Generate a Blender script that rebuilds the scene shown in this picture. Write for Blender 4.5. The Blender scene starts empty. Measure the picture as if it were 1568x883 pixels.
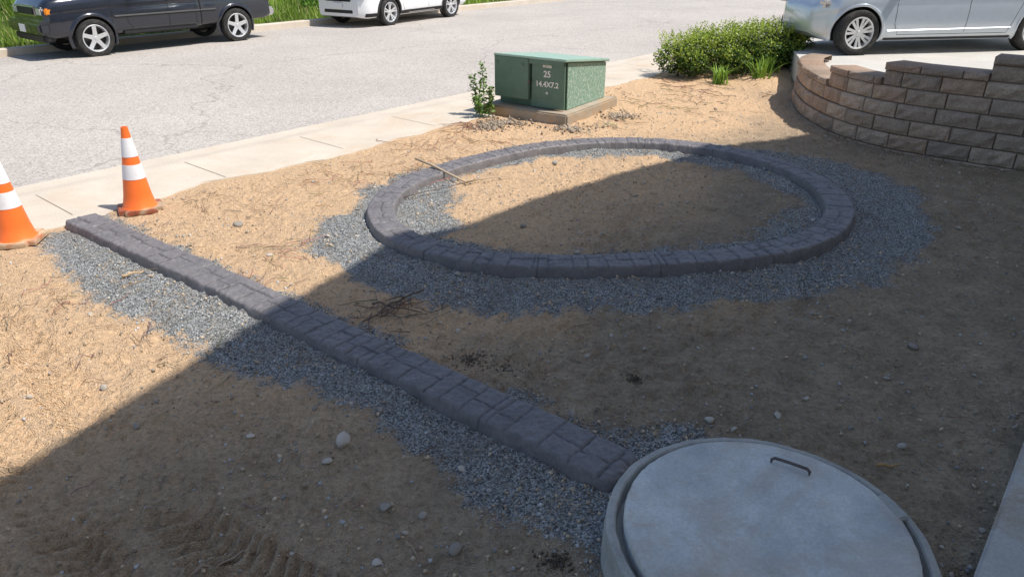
import bpy, bmesh, math, random
import numpy as np
from mathutils import Vector, Matrix
rng=np.random.default_rng(7); random.seed(7)
scene=bpy.context.scene
scene.view_settings.view_transform='Standard'; scene.view_settings.look='None'; scene.view_settings.exposure=0

# ------------------------------------------------------------ helpers
def link(o):
    scene.collection.objects.link(o); return o
def empty(name,loc=(0,0,0),rotz=0.0):
    e=bpy.data.objects.new(name,None); e.location=loc; e.rotation_euler=(0,0,rotz); return link(e)
def mesh(name,V,F,mat=None,smooth=False,parent=None,attrs=None,angle=None,mats=None,midx=None):
    me=bpy.data.meshes.new(name)
    V=np.asarray(V,dtype=np.float64)
    if isinstance(F,np.ndarray):
        n,k=F.shape
        me.vertices.add(len(V)); me.vertices.foreach_set("co",V.ravel().astype(np.float32))
        me.loops.add(n*k); me.polygons.add(n)
        me.loops.foreach_set("vertex_index",F.ravel().astype(np.int32))
        me.polygons.foreach_set("loop_start",(np.arange(n)*k).astype(np.int32))
        try: me.polygons.foreach_set("loop_total",np.full(n,k,dtype=np.int32))
        except Exception: pass
        me.update(calc_edges=True)
    else:
        me.from_pydata([tuple(v) for v in V],[],[tuple(f) for f in F]); me.update()
    if attrs:
        for an,av in attrs.items():
            av=np.asarray(av,dtype=np.float32)
            if av.ndim==1:
                a=me.attributes.new(an,'FLOAT','POINT'); a.data.foreach_set("value",av)
            else:
                a=me.attributes.new(an,'FLOAT_COLOR','POINT')
                if av.shape[1]==3: av=np.hstack([av,np.ones((len(av),1),np.float32)])
                a.data.foreach_set("color",av.ravel())
    for m in (mats or ([mat] if mat else [])): me.materials.append(m)
    if midx is not None: me.polygons.foreach_set("material_index",np.asarray(midx,dtype=np.int32))
    if smooth: me.polygons.foreach_set("use_smooth",np.ones(len(me.polygons),dtype=bool))
    if angle is not None: me.set_sharp_from_angle(angle=math.radians(angle))
    o=bpy.data.objects.new(name,me); link(o)
    if parent: o.parent=parent
    return o
def recalc(o):
    bm=bmesh.new(); bm.from_mesh(o.data); bmesh.ops.recalc_face_normals(bm,faces=bm.faces); bm.to_mesh(o.data); bm.free()
def box(name,c,s,mat,parent=None,bevel=0.0,rot=None):
    bm=bmesh.new(); bmesh.ops.create_cube(bm,size=1.0)
    for v in bm.verts: v.co=Vector((v.co.x*s[0],v.co.y*s[1],v.co.z*s[2]))
    if bevel>0: bmesh.ops.bevel(bm,geom=list(bm.edges),offset=bevel,segments=2,affect='EDGES')
    me=bpy.data.meshes.new(name); bm.to_mesh(me); bm.free(); me.materials.append(mat)
    o=bpy.data.objects.new(name,me); link(o); o.location=c
    if rot is not None: o.rotation_euler=rot
    if parent: o.parent=parent
    return o
def lathe(name,prof,mat,seg=48,parent=None,axis='Z',loc=(0,0,0),angle=35,closed=False,mats=None,pm=None):
    V=[];F=[];mi=[]
    n=len(prof)
    for i in range(seg):
        a=2*math.pi*i/seg
        for r,z in prof:
            V.append((r*math.cos(a),r*math.sin(a),z) if axis=='Z' else (r*math.cos(a),z,r*math.sin(a)))
    for i in range(seg):
        j=(i+1)%seg
        for k in range(n-1 if not closed else n):
            k2=(k+1)%n
            F.append((i*n+k,j*n+k,j*n+k2,i*n+k2)); mi.append(pm[k] if pm else 0)
    o=mesh(name,V,F,mat,smooth=True,parent=parent,mats=mats,midx=mi if pm else None)
    recalc(o); o.data.set_sharp_from_angle(angle=math.radians(angle)); o.location=loc
    return o
def tube_geo(pts,rad,k=6):
    V=[];F=[]
    pts=[Vector(p) for p in pts]; n=len(pts)
    for i,p in enumerate(pts):
        t=(pts[min(i+1,n-1)]-pts[max(i-1,0)]).normalized()
        a=t.cross(Vector((0,0,1)));
        if a.length<1e-3: a=Vector((1,0,0))
        a.normalize(); b=t.cross(a)
        r=rad[i] if hasattr(rad,'__len__') else rad
        for j in range(k):
            an=2*math.pi*j/k
            V.append(p+(a*math.cos(an)+b*math.sin(an))*r)
    for i in range(n-1):
        for j in range(k):
            F.append((i*k+j,i*k+(j+1)%k,(i+1)*k+(j+1)%k,(i+1)*k+j))
    F.append(tuple(range(k))[::-1]); F.append(tuple(range((n-1)*k,n*k)))
    return [tuple(v) for v in V],F
def tube(name,pts,rad,mat,parent=None,k=8):
    V,F=tube_geo(pts,rad,k); o=mesh(name,V,F,mat,smooth=True,parent=parent,angle=50); return o
_lat=np.random.default_rng(3).random((256,256))
def vnoise(x,y,s=1.0,seed=0):
    x=np.asarray(x,float)*s+seed*17.3+1000; y=np.asarray(y,float)*s+seed*7.7+1000
    xi=np.floor(x).astype(int); yi=np.floor(y).astype(int); fx=x-xi; fy=y-yi
    fx=fx*fx*(3-2*fx); fy=fy*fy*(3-2*fy)
    a=_lat[xi%256,yi%256]; b=_lat[(xi+1)%256,yi%256]; c=_lat[xi%256,(yi+1)%256]; d=_lat[(xi+1)%256,(yi+1)%256]
    return (a*(1-fx)+b*fx)*(1-fy)+(c*(1-fx)+d*fx)*fy
def fbm(x,y,s,o=4,seed=0):
    r=0;a=.5;t=0
    for i in range(o):
        r=r+a*vnoise(x,y,s*2**i,seed+i); t+=a; a*=.5
    return r/t-.5
def sstep(a,b,x):
    t=np.clip((x-a)/(b-a),0,1); return t*t*(3-2*t)
def sdf(poly,x,y):
    P=np.array(poly,float); d=np.full(x.shape,1e9); ins=np.zeros(x.shape,bool)
    n=len(P)
    for i in range(n):
        a=P[i]; b=P[(i+1)%n]; e=b-a
        wx=x-a[0]; wy=y-a[1]
        t=np.clip((wx*e[0]+wy*e[1])/(e@e),0,1)
        d=np.minimum(d,(wx-e[0]*t)**2+(wy-e[1]*t)**2)
        c=((a[1]<=y)!=(b[1]<=y))
        if abs(e[1])>1e-9:
            xx=a[0]+(y-a[1])*e[0]/e[1]
            ins^=c&(x<xx)
    d=np.sqrt(d); return np.where(ins,-d,d)
def catmull(P,n=10,closed=False):
    P=np.array(P,float); N=len(P); out=[]
    rngi=range(N if closed else N-1)
    for i in rngi:
        p0=P[(i-1)%N] if closed else P[max(i-1,0)]; p1=P[i]; p2=P[(i+1)%N]; p3=P[(i+2)%N] if closed else P[min(i+2,N-1)]
        for k in range(n):
            t=k/n
            out.append(.5*((2*p1)+(-p0+p2)*t+(2*p0-5*p1+4*p2-p3)*t*t+(-p0+3*p1-3*p2+p3)*t**3))
    if not closed: out.append(P[-1])
    return np.array(out)

# ------------------------------------------------------------ materials
def newmat(name):
    m=bpy.data.materials.new(name); m.use_nodes=True; nt=m.node_tree
    return m,nt,nt.nodes,nt.links,nt.nodes['Principled BSDF']
class NB:
    def __init__(s,nt): s.n=nt.nodes; s.l=nt.links
    def co(s):
        g=s.n.new('ShaderNodeNewGeometry'); return g.outputs['Position']
    def obj(s):
        g=s.n.new('ShaderNodeTexCoord'); return g.outputs['Object']
    def noise(s,c,scale,det=4,rough=.6,dist=0):
        t=s.n.new('ShaderNodeTexNoise'); s.l.new(c,t.inputs['Vector']); t.inputs['Scale'].default_value=scale; t.inputs['Detail'].default_value=det; t.inputs['Roughness'].default_value=rough; t.inputs['Distortion'].default_value=dist
        return t.outputs['Fac']
    def vor(s,c,scale,feat='F1',out='Distance'):
        t=s.n.new('ShaderNodeTexVoronoi'); s.l.new(c,t.inputs['Vector']); t.feature=feat; t.inputs['Scale'].default_value=scale; return t.outputs[out]
    def ramp(s,f,stops):
        t=s.n.new('ShaderNodeValToRGB'); s.l.new(f,t.inputs['Fac']); e=t.color_ramp.elements
        while len(e)<len(stops): e.new(.5)
        for i,(p,c) in enumerate(stops):
            e[i].position=p; e[i].color=(c,c,c,1) if not hasattr(c,'__len__') else (*c,1)
        return t.outputs['Color']
    def mix(s,f,a,b,mode='MIX'):
        t=s.n.new('ShaderNodeMix'); t.data_type='RGBA'; t.blend_type=mode
        for inp,v in ((t.inputs[0],f),(t.inputs[6],a),(t.inputs[7],b)):
            if isinstance(v,(int,float)): inp.default_value=v if inp==t.inputs[0] else (v,v,v,1)
            elif isinstance(v,tuple): inp.default_value=(*v,1)
            else: s.l.new(v,inp)
        return t.outputs[2]
    def math(s,op,a,b=0.0):
        t=s.n.new('ShaderNodeMath'); t.operation=op
        for inp,v in ((t.inputs[0],a),(t.inputs[1],b)):
            if isinstance(v,(int,float)): inp.default_value=v
            else: s.l.new(v,inp)
        return t.outputs[0]
    def attr(s,name,out='Fac'):
        t=s.n.new('ShaderNodeAttribute'); t.attribute_name=name; return t.outputs[out]
    def bump(s,h,strength,dist=.01,prev=None):
        t=s.n.new('ShaderNodeBump'); s.l.new(h,t.inputs['Height']); t.inputs['Strength'].default_value=strength; t.inputs['Distance'].default_value=dist
        if prev is not None: s.l.new(prev,t.inputs['Normal'])
        return t.outputs['Normal']
def simple(name,col,rough=.6,metal=0,bump=0,bscale=60,var=.0,vscale=8,spec=None,coat=0,dirt=None):
    m,nt,n,l,b=newmat(name); B=NB(nt); c=B.obj()
    b.inputs['Roughness'].default_value=rough; b.inputs['Metallic'].default_value=metal
    if coat: b.inputs['Coat Weight'].default_value=coat; b.inputs['Coat Roughness'].default_value=.05
    f=B.noise(c,vscale,3,.65)
    lo=tuple(x*(1-var) for x in col); hi=tuple(min(1,x*(1+var)) for x in col)
    cc=B.ramp(f,[(.3,lo),(.7,hi)])
    if dirt:
        f2=B.ramp(B.noise(c,dirt[1],5,.7),[(dirt[2],0.0),(dirt[3],1.0)])
        cc=B.mix(f2,cc,dirt[0])
    l.new(cc,b.inputs['Base Color'])
    if spec is not None: b.inputs['Specular IOR Level'].default_value=spec
    if bump: l.new(B.bump(B.noise(c,bscale,4,.6),bump,.005),b.inputs['Normal'])
    return m

m_ground,nt,n,l,b=newmat('dirt_and_gravel'); B=NB(nt); c=B.co()
med=B.noise(c,4.5,3,.65,.3); fine=B.noise(c,34,4,.78); vc=B.vor(c,115,'F1','Color')
dirt=B.ramp(B.attr('bigvar'),[(.3,(.58,.45,.315)),(.65,(.49,.385,.27))])
dirt=B.mix(B.ramp(med,[(.38,0.0),(.70,.75)]),dirt,(.335,.262,.185))
dirt=B.mix(B.attr('sunlit_tint'),dirt,(.93,.635,.385))  # brighter, oranger dirt where the sun falls: sunlight put into the colour
dirt=B.mix(1.0,dirt,B.ramp(fine,[(.25,.42),(.42,.84),(.55,1.0),(.75,1.3)]),'MULTIPLY')
dirt=B.mix(B.ramp(B.vor(c,30),[(.08,.4),(.17,0.0)]),dirt,(.66,.56,.45))
gcol=B.ramp(vc,[(.15,(.10,.106,.108)),(.5,(.33,.34,.338)),(.85,(.68,.68,.66))])
gcol=B.mix(B.ramp(med,[(.4,.0),(.65,.45)]),gcol,(.31,.28,.235))
gm=B.math('ADD',B.attr('gravel'),B.math('MULTIPLY',B.math('SUBTRACT',fine,.5),2.2))
gm=B.ramp(gm,[(.40,0.0),(.68,1.0)])
cc=B.mix(gm,dirt,gcol)
cc=B.mix(B.attr('grass'),cc,B.ramp(med,[(.3,(.04,.09,.015)),(.7,(.13,.20,.035))]))
l.new(cc,b.inputs['Base Color']); b.inputs['Roughness'].default_value=.95; b.inputs['Specular IOR Level'].default_value=.12
hh=B.math('ADD',B.math('MULTIPLY',med,1.2),B.math('ADD',B.math('MULTIPLY',fine,1.4),B.math('MULTIPLY',B.vor(c,115),.35)))
l.new(B.bump(hh,1.0,.032),b.inputs['Normal'])

def vcol_mat(name,rough=.9,bump=.2,bscale=80,spec=.3,trans=0):
    m,nt,n,l,b=newmat(name); B=NB(nt); c=B.co()
    a=B.attr('col','Color')
    if bump:
        nz=B.noise(c,bscale,3,.7); f=B.ramp(nz,[(.3,.74),(.7,1.2)]); l.new(B.mix(1.0,a,f,'MULTIPLY'),b.inputs['Base Color'])
        l.new(B.bump(nz,bump,.006),b.inputs['Normal'])
    else: l.new(a,b.inputs['Base Color'])
    b.inputs['Roughness'].default_value=rough; b.inputs['Specular IOR Level'].default_value=spec
    if trans:
        t=n.new('ShaderNodeBsdfTranslucent'); l.new(a,t.inputs['Color']); mx=n.new('ShaderNodeMixShader'); mx.inputs[0].default_value=trans
        l.new(b.outputs[0],mx.inputs[1]); l.new(t.outputs[0],mx.inputs[2]); l.new(mx.outputs[0],n['Material Output'].inputs[0])
    return m
m_stone=vcol_mat('stone_chips',.9,0)
m_leaf=vcol_mat('leaf',.5,0,40,.4,.35)
m_block=vcol_mat('split_face_block',.95,.9,45,.2)
m_twig=vcol_mat('dry_twig',.9,0,120)

m_road,nt,n,l,b=newmat('worn_asphalt'); B=NB(nt); c=B.co()
f1=B.noise(c,.35,4,.6); sp=B.vor(c,55,'F1','Color'); f3=B.noise(c,20,5,.85)
col=B.ramp(f1,[(.3,(.43,.39,.35)),(.7,(.51,.465,.415))])
col=B.mix(1.0,col,B.ramp(sp,[(.1,.68),(.5,1.0),(.9,1.22)]),'MULTIPLY')
col=B.mix(1.0,col,B.ramp(f3,[(.3,.82),(.7,1.12)]),'MULTIPLY')
dm=n.new('ShaderNodeVectorMath'); dm.operation='ADD'; nn=n.new('ShaderNodeTexNoise'); nn.inputs['Scale'].default_value=1.3; nn.inputs['Detail'].default_value=5; l.new(c,nn.inputs['Vector'])
l.new(c,dm.inputs[0]); l.new(nn.outputs['Color'],dm.inputs[1])
cr=B.ramp(B.vor(dm.outputs[0],.16,'DISTANCE_TO_EDGE'),[(.0,1.0),(.0035,0.0)])
col=B.mix(B.math('MULTIPLY',cr,.45),col,(.16,.14,.125))
st=B.ramp(B.noise(c,.7,5,.7,.5),[(.64,0.0),(.76,.35)])
col=B.mix(st,col,(.32,.28,.245))
l.new(col,b.inputs['Base Color']); b.inputs['Roughness'].default_value=.9; b.inputs['Specular IOR Level'].default_value=.2
l.new(B.bump(sp,.35,.006),b.inputs['Normal'])
def concrete(name,c1,c2,scale=3,stain=(.25,.22,.18),st=(.6,.75),sta=.5,bump=.25):
    m,nt,n,l,b=newmat(name); B=NB(nt); c=B.co()
    col=B.ramp(B.noise(c,scale,5,.65),[(.3,c1),(.7,c2)])
    sm=B.noise(c,70,3,.8)
    col=B.mix(1.0,col,B.ramp(sm,[(.3,.84),(.7,1.1)]),'MULTIPLY')
    s=B.ramp(B.noise(c,scale*.6,6,.75,.6),[(st[0],0.0),(st[1],sta)])
    col=B.mix(s,col,stain)
    l.new(col,b.inputs['Base Color']); b.inputs['Roughness'].default_value=.88; b.inputs['Specular IOR Level'].default_value=.25
    l.new(B.bump(sm,bump,.004),b.inputs['Normal']); return m
m_walk=concrete('sidewalk_concrete',(.56,.485,.395),(.66,.58,.475),1.6,(.54,.40,.27),(.5,.7),.6)
m_drive=concrete('driveway_concrete',(.50,.475,.43),(.60,.57,.52),1.2)
m_lid=concrete('lid_concrete',(.46,.48,.48),(.76,.77,.74),3.0,(.48,.38,.27),(.46,.66),.65)
m_riser=concrete('riser_concrete',(.34,.34,.32),(.50,.49,.45),7,(.20,.18,.15))
m_slab=concrete('slab_concrete',(.46,.45,.42),(.58,.56,.52),4,(.35,.24,.13),(.5,.7),.7)
m_pad=concrete('pad_concrete',(.34,.29,.225),(.45,.385,.30),5,(.46,.31,.18),(.45,.62),.85)

m_curb,nt,n,l,b=newmat('stamped_curb_concrete'); B=NB(nt); c=B.co()
nz=B.noise(c,60,4,.7)
col=B.ramp(B.noise(c,7,5,.7),[(.3,(.140,.128,.130)),(.7,(.225,.206,.205))])
col=B.mix(1.0,col,B.ramp(nz,[(.3,.78),(.7,1.16)]),'MULTIPLY')
j=B.attr('joint'); col=B.mix(B.math('MULTIPLY',j,.8),col,(.038,.036,.038))
l.new(col,b.inputs['Base Color']); b.inputs['Roughness'].default_value=.52; b.inputs['Specular IOR Level'].default_value=.55
l.new(B.bump(nz,.4,.004),b.inputs['Normal'])

m_orange=simple('cone_orange',(1.0,.19,.03),.45,var=.06,vscale=9,dirt=((.5,.20,.10),14,.62,.85))
m_white=simple('reflective_collar',(.82,.83,.85),.35,var=.05,dirt=((.45,.43,.4),20,.64,.85))
m_conebase=simple('cone_base_dusty',(.30,.085,.04),.8,var=.3,vscale=12,dirt=((.40,.30,.2),9,.45,.6))
m_conebase2=simple('cone_base_sandy',(.55,.40,.26),.8,var=.2,vscale=12,dirt=((.5,.18,.08),9,.5,.7))
m_green=simple('transformer_green',(.115,.20,.145),.55,var=.12,vscale=6,bump=.05)
m_green2,nt,n,l,b=newmat('transformer_green_sunlit_chalky'); B=NB(nt); c=B.obj()  # sunlit side's brighter green put into the colour, under chalky speckles
col=B.mix(B.ramp(B.noise(c,30,5,.8),[(.50,0.0),(.62,.9)]),(.20,.33,.245),(.55,.60,.53)); l.new(col,b.inputs['Base Color']); b.inputs['Roughness'].default_value=.6
m_lidgreen=simple('transformer_lid_green',(.32,.45,.36),.5,var=.1)
m_yellow=simple('marking_paint',(.85,.83,.76),.6)
m_black=simple('black_plastic',(.015,.015,.016),.6,var=.2)
m_rubber=simple('tyre_rubber',(.022,.021,.02),.85,var=.3,vscale=20,dirt=((.09,.08,.07),10,.5,.8))
m_rim=simple('alloy_rim',(.70,.70,.70),.38,.6,var=.06)
m_chrome=simple('chrome_trim',(.6,.6,.6),.2,1)
m_darkpaint=simple('dark_metallic_paint',(.016,.020,.032),.22,.25,var=.05,coat=1.0)
m_whitepaint=simple('white_paint',(.82,.82,.81),.3,0,var=.02,coat=.7)
m_silver=simple('silver_paint',(.56,.61,.67),.30,.45,var=.03,coat=.8)
m_glass=simple('car_glass',(.015,.018,.02),.06,0,spec=.8)
m_lamp=simple('headlamp_lens',(.6,.6,.6),.08,.1,var=.2,vscale=30,coat=1)
m_amber=simple('amber_lens',(.8,.25,.02),.2)
m_red=simple('tail_lamp_red',(.45,.01,.01),.2)
m_steel=simple('rusty_steel',(.13,.11,.10),.5,.7,var=.3,vscale=40)
m_siding=simple('painted_siding',(.68,.65,.60),.7,var=.04)
m_roof=simple('asphalt_shingle',(.09,.085,.08),.9,var=.3,vscale=30)
m_trim=simple('white_trim',(.78,.78,.76),.6)
m_door=simple('front_door_paint',(.16,.05,.03),.5)

# ------------------------------------------------------------ layout frames
def rn(r,nn): return (.65*r-.76*nn, .76*r+.65*nn)
def rof(x,y): return .65*x+.76*y
def nof(x,y): return -.76*x+.65*y
DZ=.50
def zd(nv):
    nv=np.asarray(nv,float)
    return DZ*(1-sstep(4.5,8.4,nv))+.28*sstep(2.5,-2.0,nv)
bn=np.array([-3,.83,1.6,2.3,2.96,3.57,3.97,4.3,5.0,5.8,7.2,8.5]); br=np.array([9.85,9.85,9.85,9.9,10.15,10.8,11.35,12.0,13.4,14.6,14.6,14.0])
def rL(nv): return np.interp(nv,bn,br)
outer=np.array([-129,608,-118,702,-60,797,20,863,116,891,215,872,287,805,321,724,306,628,250,554,182,518,104,502,32,504,-42,520,-96,550],float).reshape(-1,2)/100
cen=outer.mean(0)
th=np.arctan2(outer[:,1]-cen[1],outer[:,0]-cen[0]); rr=np.hypot(*(outer-cen).T)
A=[np.ones_like(th)]
for k in (1,2,3): A+= [np.cos(k*th),np.sin(k*th)]
co=np.linalg.lstsq(np.array(A).T,rr,rcond=None)[0]
def ring_r(t):
    t=np.asarray(t); v=co[0]+0*t
    for k in (1,2,3): v=v+co[2*k-1]*np.cos(k*t)+co[2*k]*np.sin(k*t)
    return v
T=np.linspace(0,2*np.pi,721)[:-1]
ringo=np.stack([cen[0]+ring_r(T)*np.cos(T),cen[1]+ring_r(T)*np.sin(T)],1)
rg=[(-1.68,5.72),(-1.68,6.18),(-1.50,7.12),(-.85,7.95),(0,8.68),(1.16,8.98),(2.25,8.90),(3.2,8.5),(3.75,8.0),(3.98,7.12),(3.80,6.18),(3.22,5.28),(2.5,4.78),(1.67,4.58),(.95,4.40),(.29,4.42),(-.37,4.47),(-1.06,4.83),(-1.32,5.18)]
gin=[(-.56,6.91),(-.44,7.57),(.35,8.33),(1.63,8.39),(2.56,7.68),(2.70,6.72),(2.20,6.05),(1.43,5.55),(.35,5.52),(-.50,5.80)]
gst=[(-4.0,5.75),(-3.81,5.51),(-2.88,4.52),(-2.25,4.19),(-1.72,3.75),(-1.2,3.50),(-.77,3.20),(-.46,2.88),(-.19,2.60),(.02,2.40),(.32,2.25),(1.0,2.2),(1.25,3.02),(.91,3.15),(.5,3.17),(.05,3.45),(-.75,4.02),(-1.35,4.55),(-1.85,4.98),(-2.3,5.38),(-2.75,5.70),(-3.49,6.30),(-3.8,6.5)]
def gravel_mask(x,y):
    nz=fbm(x,y,3.0,4,5)*.42+fbm(x,y,14,3,9)*.20
    a=sdf(rg,x,y)+nz; h=-sdf(gin,x,y)+nz; a=np.maximum(a,h)
    s=sdf(gst,x,y)+nz*.8
    return 1-sstep(-.17,.13,np.minimum(a,s))
s0=np.array([-3.83,6.17]); s1=np.array([.535,2.745]); sd=(s1-s0); SL=np.hypot(*sd); sd=sd/SL; sn=np.array([-sd[1],sd[0]])
wall_pts=[(4.75,12.25),(4.45,11.85),(4.22,11.2),(4.09,10.28),(4.16,9.42),(4.45,8.77),(4.96,8.25),(5.54,7.76),(6.4,7.03),(7.35,6.23)]
wp=catmull(wall_pts,30)
def tracks(x,y):
    u=(x-s0[0])*sd[0]+(y-s0[1])*sd[1]; v=(x-s0[0])*sn[0]+(y-s0[1])*sn[1]
    z=0*u
    for off,w,per in ((-1.22,.16,.075),(-1.72,.15,.075),(-2.45,.17,.085),(-2.0,.13,.06)):
        vv=v-off-fbm(u,u*0,.5,2,31+int(off*10)%7)*.6
        m=sstep(w,w*.75,np.abs(vv))*sstep(.25,.8,u)*sstep(.22,.5,vnoise(x,y,1.1,44+int(off*10)%5))
        ph=(u+np.abs(vv)*.7+.02*vnoise(x,y,12,3))/per
        z=z+m*(-.010+.022*(.5+.8*vnoise(x,y,7,12))*np.clip(np.sin(ph*2*np.pi)*1.4,-1,1))
    return z
def ground_z(x,y):
    x=np.asarray(x,float); y=np.asarray(y,float)
    nn=nof(x,y); r=rof(x,y)
    yard=1-sstep(6.85,7.1,nn)
    rough=.35+1.1*vnoise(x,y,.9,61)
    z=yard*(fbm(x,y,.6,3,2)*.05+fbm(x,y,3.2,4,11)*.045+rough*(fbm(x,y,15,3,21)*.036+np.clip(fbm(x,y,24,2,25)-.12,0,1)*.08)+tracks(x,y))
    t=r-rL(nn)
    bank=sstep(-2.4,-.05,t)*sstep(4.3,6.2,nn)*(nn<8.5)*sstep(11.6,13.2,r)
    z=z+bank*(zd(nn)-.03)
    z=np.where(nn>7.1,np.minimum(z,0),z)
    z=z-.12*sstep(7.15,7.35,nn)*(1-sstep(19.25,19.4,nn))
    z=z+sstep(19.3,24,nn)*.9+sstep(19.3,19.5,nn)*.08
    z=z-.05*(1-sstep(.5,.62,np.hypot(x-.99,y-2.2)))
    return z
def ashlar(L,w,seed):
    r=np.random.default_rng(seed); segs=[];s=0
    while s<L:
        ln=r.uniform(.10,.21); segs.append((s,min(s+ln,L+1),r.integers(0,6),r.uniform(.32,.68),r.uniform(.35,.65))); s+=ln
    return segs
def curb(name,path,normal,closed,w,h,seed,cuts):
    path=np.array(path); M=len(path)
    seg=np.hypot(*(np.roll(path,-1,0)-path).T); s=np.concatenate([[0],np.cumsum(seg)])[:M]; L=s[-1]+(seg[-1] if closed else 0)
    prof=[(-.020,-.05),(-.016,.0),(-.008,h*.45),(-.002,h*.75),(.002,h*.9),(.008,h*.975),(.016,h)]
    tt=list(np.linspace(.026,w-.026,int((w-.05)/.0085)))
    P=prof+[(t,h+.002*math.sin(math.pi*t/w)) for t in tt]+[(w-a,z) for a,z in prof[::-1]]
    P=np.array(P); K=len(P)
    segs=ashlar(L,w,seed)
    S=np.repeat(s[:,None],K,1); Tt=np.repeat(P[None,:,0],M,0)
    wob=(vnoise(S,Tt,14,seed)-.5)*.016; wob2=(vnoise(S,Tt,11,seed+3)-.5)*.016
    Sw=S+wob; Tw=Tt+wob2
    st=np.array([a[0] for a in segs]); idx=np.clip(np.searchsorted(st,Sw,side='right')-1,0,len(segs)-1)
    a0=np.array([a[0] for a in segs])[idx]; a1=np.array([a[1] for a in segs])[idx]; ty=np.array([a[2] for a in segs])[idx]; f=np.array([a[3] for a in segs])[idx]; g=np.array([a[4] for a in segs])[idx]
    d=np.minimum(Sw-a0,a1-Sw); q=Tw-f*w; mid=Sw-(a0+(a1-a0)*g)
    d=np.where((ty>=1),np.minimum(d,np.abs(q)),d)
    d=np.where((ty==2)&(q>0),np.minimum(d,np.abs(mid)),d)
    d=np.where((ty==3)&(q<0),np.minimum(d,np.abs(mid)),d)
    cell=idx*4+np.where(ty>=1,(q>0)*1,0)+np.where((ty==2)&(q>0)|(ty==3)&(q<0),(mid>0)*2,0)
    rc=np.random.default_rng(seed+9).random(int(cell.max())+5)[cell]
    top=np.clip((P[:,1]-h*.72)/(h*.26),0,1)[None,:]
    jd=np.exp(-(d/.0055)**2)
    x0=path[:,0][:,None]; y0=path[:,1][:,None]
    dz=(-.010*jd+(rc-.5)*.006+(vnoise(S,Tt,38,seed)-.5)*.010+(vnoise(S,Tt,90,seed+1)-.5)*.006)*top
    cutd=np.full_like(S,9.)
    for cpos in cuts: cutd=np.minimum(cutd,np.abs(S-cpos))
    cj=np.exp(-(cutd/.005)**2)
    dz=dz-.012*cj*(P[:,1]>.0)[None,:]
    wv=(vnoise(S,Tt*0+3,4,seed)-.5)*.012
    X=x0+normal[:,0][:,None]*(Tt+wv); Y=y0+normal[:,1][:,None]*(Tt+wv)
    Z=P[:,1][None,:]+dz+(vnoise(S,S*0,1.2,seed+7)-.5)*.012
    side=(1-top)*(vnoise(S,P[:,1][None,:]*1.0+0*S,30,seed)-.5)*.008
    X=X+normal[:,0][:,None]*side; Y=Y+normal[:,1][:,None]*side
    V=np.stack([X,Y,Z],2).reshape(-1,3)
    i=np.arange(M if closed else M-1)[:,None]; k=np.arange(K-1)[None,:]; i2=(i+1)%M
    F=np.stack([i*K+k,i2*K+k,i2*K+k+1,i*K+k+1],2).reshape(-1,4)
    jt=np.maximum(jd*top,cj)
    o=mesh(name,V,F,m_curb,smooth=True,attrs={'joint':jt.ravel()})
    return o,K,M
def resample(P,ds,closed):
    Q=np.vstack([P,P[:1]]) if closed else P
    s=np.concatenate([[0],np.cumsum(np.hypot(*np.diff(Q,axis=0).T))]); n=int(s[-1]/ds)
    t=np.linspace(0,s[-1],n+1)
    if closed: t=t[:-1]
    return np.stack([np.interp(t,s,Q[:,0]),np.interp(t,s,Q[:,1])],1)
rp=resample(ringo,.0095,True)
tg=np.roll(rp,-6,0)-np.roll(rp,6,0); tg/=np.hypot(*tg.T)[:,None]
nrm=np.stack([-tg[:,1],tg[:,0]],1)
o_ring,_,_=curb('circular_landscape_curb',rp,nrm,True,.245,.085,5,[i*.93+.2 for i in range(14)])
npt=int(SL/.0085)
base=s0[None,:]+sd[None,:]*np.linspace(0,SL,npt)[:,None]-sn[None,:]*.130
uu=np.linspace(0,SL,npt); base=base+sn[None,:]*(.02*np.sin(uu/SL*math.pi))[:,None]
o_strip,K,M=curb('straight_landscape_curb',base,np.repeat(sn[None,:],npt,0),False,.265,.066,12,[.95,1.9,2.85,3.8,4.75])
me=o_strip.data; cod=np.empty(len(me.vertices)*3,dtype=np.float32); me.vertices.foreach_get('co',cod); cod=cod.reshape(M,K,3)
for e in (0,1):
    for q in range(9):
        row=q if e==0 else M-1-q
        a=q/8; ins=(1-math.sqrt(max(0,1-(1-a)**2)))
        cen3=cod[row].mean(0)
        for k in range(K):
            lat=(cod[row,k,:2]-cen3[:2])@sn
            cod[row,k,:2]-=sn*lat*ins*.32
            cod[row,k,2]-=ins*.025
me.vertices.foreach_set('co',cod.ravel()); me.update()
bm=bmesh.new(); bm.from_mesh(me); bm.verts.ensure_lookup_table()
bm.faces.new([bm.verts[k] for k in range(K)]); bm.faces.new([bm.verts[(M-1)*K+k] for k in range(K)][::-1]); bm.to_mesh(me); bm.free()

# ------------------------------------------------------------ ground sheet
def axis(parts):
    out=[]
    for a,b_,st in parts: out+=list(np.arange(a,b_,st))
    return np.array(out+[parts[-1][1]])
gx=axis([(-600,-100,100),(-100,-24,8),(-24,-8,.8),(-8,-5,.12),(-5,-2.6,.022),(-2.6,2.6,.015),(2.6,6.3,.024),(6.3,12,.15),(12,30,.8),(30,100,8),(100,600,100)])
gy=axis([(-600,-100,100),(-100,-16,8),(-16,0,.8),(0,1.2,.1),(1.2,4.5,.015),(4.5,9.5,.028),(9.5,15,.06),(15,32,.3),(32,100,6),(100,900,100)])
GX,GY=np.meshgrid(gx,gy)
GZ=ground_z(GX,GY)
gm_=gravel_mask(GX,GY)*(nof(GX,GY)<7.1)
near=(np.abs(GX)<8)&(GY<15)&(GY>0)
gm_=gm_*near
gr=sstep(19.2,19.5,nof(GX,GY)+fbm(GX,GY,2,3,8)*.5)
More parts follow.
